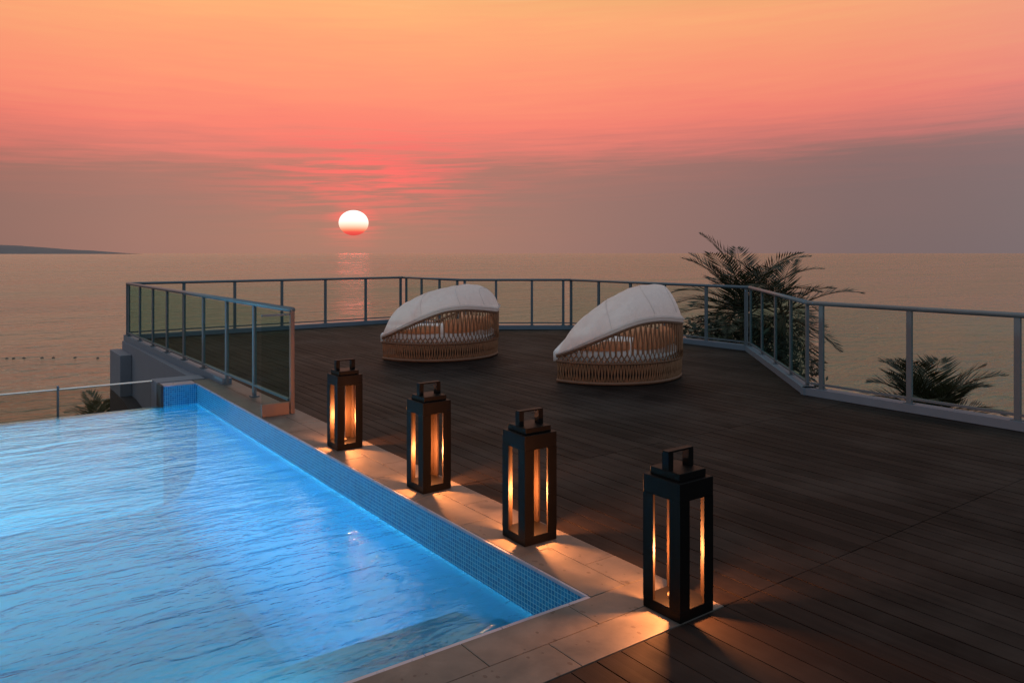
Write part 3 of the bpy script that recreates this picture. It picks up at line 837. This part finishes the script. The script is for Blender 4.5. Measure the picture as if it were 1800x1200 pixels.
# the mauve bank's top edge : lower at the centre-right of the sun, higher away from it, ragged
edge = t.math('ADD', t.math('MULTIPLY', n_big, 2.2), t.math('MULTIPLY', t.math('SUBTRACT', n_str, .5), 3.0))
tilt = t.math('MULTIPLY', t.math('MAXIMUM', t.math('SUBTRACT', az, 6), 0), -.03)
tiltl = t.math('MULTIPLY', t.math('MINIMUM', t.math('ADD', az, 6), 0), -.02)
tilt = t.math('MAXIMUM', tilt, -1.2); tiltl = t.math('MINIMUM', tiltl, .6)
ew = t.math('ADD', t.math('ADD', el, edge), t.math('ADD', tilt, tiltl))
grad = t.ramp(t.math('DIVIDE', t.math('MAXIMUM', ew, 0), 60), [
    (.0, (.335, .182, .152)), (3.5 / 60, (.355, .182, .152)), (5.8 / 60, (.42, .185, .150)), (7.6 / 60, (.76, .208, .165)), (9.2 / 60, (.95, .232, .168)),
    (11.7 / 60, (1.0, .295, .175)), (14.8 / 60, (1.0, .365, .18)), (18.2 / 60, (1.0, .46, .19)), (22 / 60, (1.05, .66, .42)), (28 / 60, (1.1, .94, .80)), (38/60, (.85, .86, .86)), (1.0, (.34, .38, .45))])
# red glow above and beside the sun, cut into streaks
d2 = t.math('ADD', t.math('POWER', t.math('DIVIDE', t.math('ADD', az, -1.5), 7.5), 2), t.math('POWER', t.math('DIVIDE', t.math('SUBTRACT', el, 6.0), 2.9), 2))
glow = t.math('EXPONENT', t.math('MULTIPLY', d2, -1))
d3 = t.math('ADD', t.math('POWER', t.math('DIVIDE', az, 1.9), 2), t.math('POWER', t.math('DIVIDE', t.math('SUBTRACT', el, 2.6), 1.5), 2))
glow2 = t.math('EXPONENT', t.math('MULTIPLY', d3, -1))
streak = t.ramp(n_str, [(.42, 0.), (.58, 1.)])
g1 = t.math('MULTIPLY', t.math('MAXIMUM', glow, glow2), t.math('ADD', t.math('MULTIPLY', streak, .85), .15))
g1 = t.math('MAXIMUM', g1, t.math('MULTIPLY', t.math('POWER', glow2, 2.5), .5))
col = t.mix(g1, grad, (.98, .155, .145))
# dimmer, greyer to the right and at the far left low down
rd = t.ramp(t.math('DIVIDE', t.math('ADD', az, 60), 120), [(0., (.42, .45, .50)), (.28, (.74, .78, .80)), (.38, (.96, .97, .98)), (.5, (1, 1, 1)), (.62, (.93, .95, .98)), (.80, (.60, .76, .90)), (.95, (.50, .67, .82))])
low = t.ramp(t.math('DIVIDE', el, 30), [(0., 1.), (.22, .9), (.36, .25), (.6, .12), (1., .1)])
col = t.mix(low, col, t.mix(1.0, col, rd, 'MULTIPLY'))
# dusk side : blue grey, dim
hi = t.ramp(t.math('DIVIDE', el, 60), [(.28, 0.), (.42, 1.)])
col = t.mix(hi, col, t.mix(1.0, col, t.ramp(t.math('DIVIDE', t.math('ADD', az, 60), 120), [(.5, (1, 1, 1)), (.60, (.72, .76, .78)), (.72, (.42, .48, .50)), (.82, (.24, .30, .33))]), 'MULTIPLY'))
back = t.ramp(t.math('ADD', t.math('MULTIPLY', fwd, .5), .5), [(.46, 0.), (.93, 1.)], 'EASE')
zen = t.ramp(t.math('DIVIDE', t.math('MAXIMUM', el, 0), 90), [(0., (.36, .38, .43)), (.3, (.48, .52, .58)), (1., (.40, .46, .54))])
col = t.mix(back, zen, col)
col = t.mix(t.math('LESS_THAN', el, -.05), col, (.05, .045, .04))
bg = t.n('ShaderNodeBackground'); t.l(col, bg.inputs[0]); bg.inputs[1].default_value = 1.0
sk = t.n('ShaderNodeTexSky'); sk.sky_type = 'NISHITA'; sk.sun_disc = False; sk.sun_elevation = SUN_EL; sk.sun_rotation = SUN_AZ
bg2 = t.n('ShaderNodeBackground'); t.l(sk.outputs[0], bg2.inputs[0]); bg2.inputs[1].default_value = .002
ad = t.n('ShaderNodeAddShader'); t.l(bg.outputs[0], ad.inputs[0]); t.l(bg2.outputs[0], ad.inputs[1]); t.l(ad.outputs[0], out.inputs[0])

# ------------------------------------------------------------------ camera
cam = bpy.data.cameras.new('camera'); co = bpy.data.objects.new('camera', cam); C.objects.link(co)
co.location = (0, 0, 1.7); co.rotation_euler = (R(90), 0, cam_yaw)
cam.sensor_width = 36; cam.lens = 36 * 1336 / 1800; cam.shift_y = -155 / 1800
cam.clip_start = .05; cam.clip_end = 200000
S.camera = co
S.view_settings.view_transform = 'Standard'; S.view_settings.look = 'None'; S.view_settings.exposure = 0; S.view_settings.gamma = 1
S.cycles.max_bounces = 10; S.cycles.transparent_max_bounces = 24; S.cycles.caustics_reflective = False; S.cycles.caustics_refractive = False
S.cycles.sample_clamp_indirect = 4
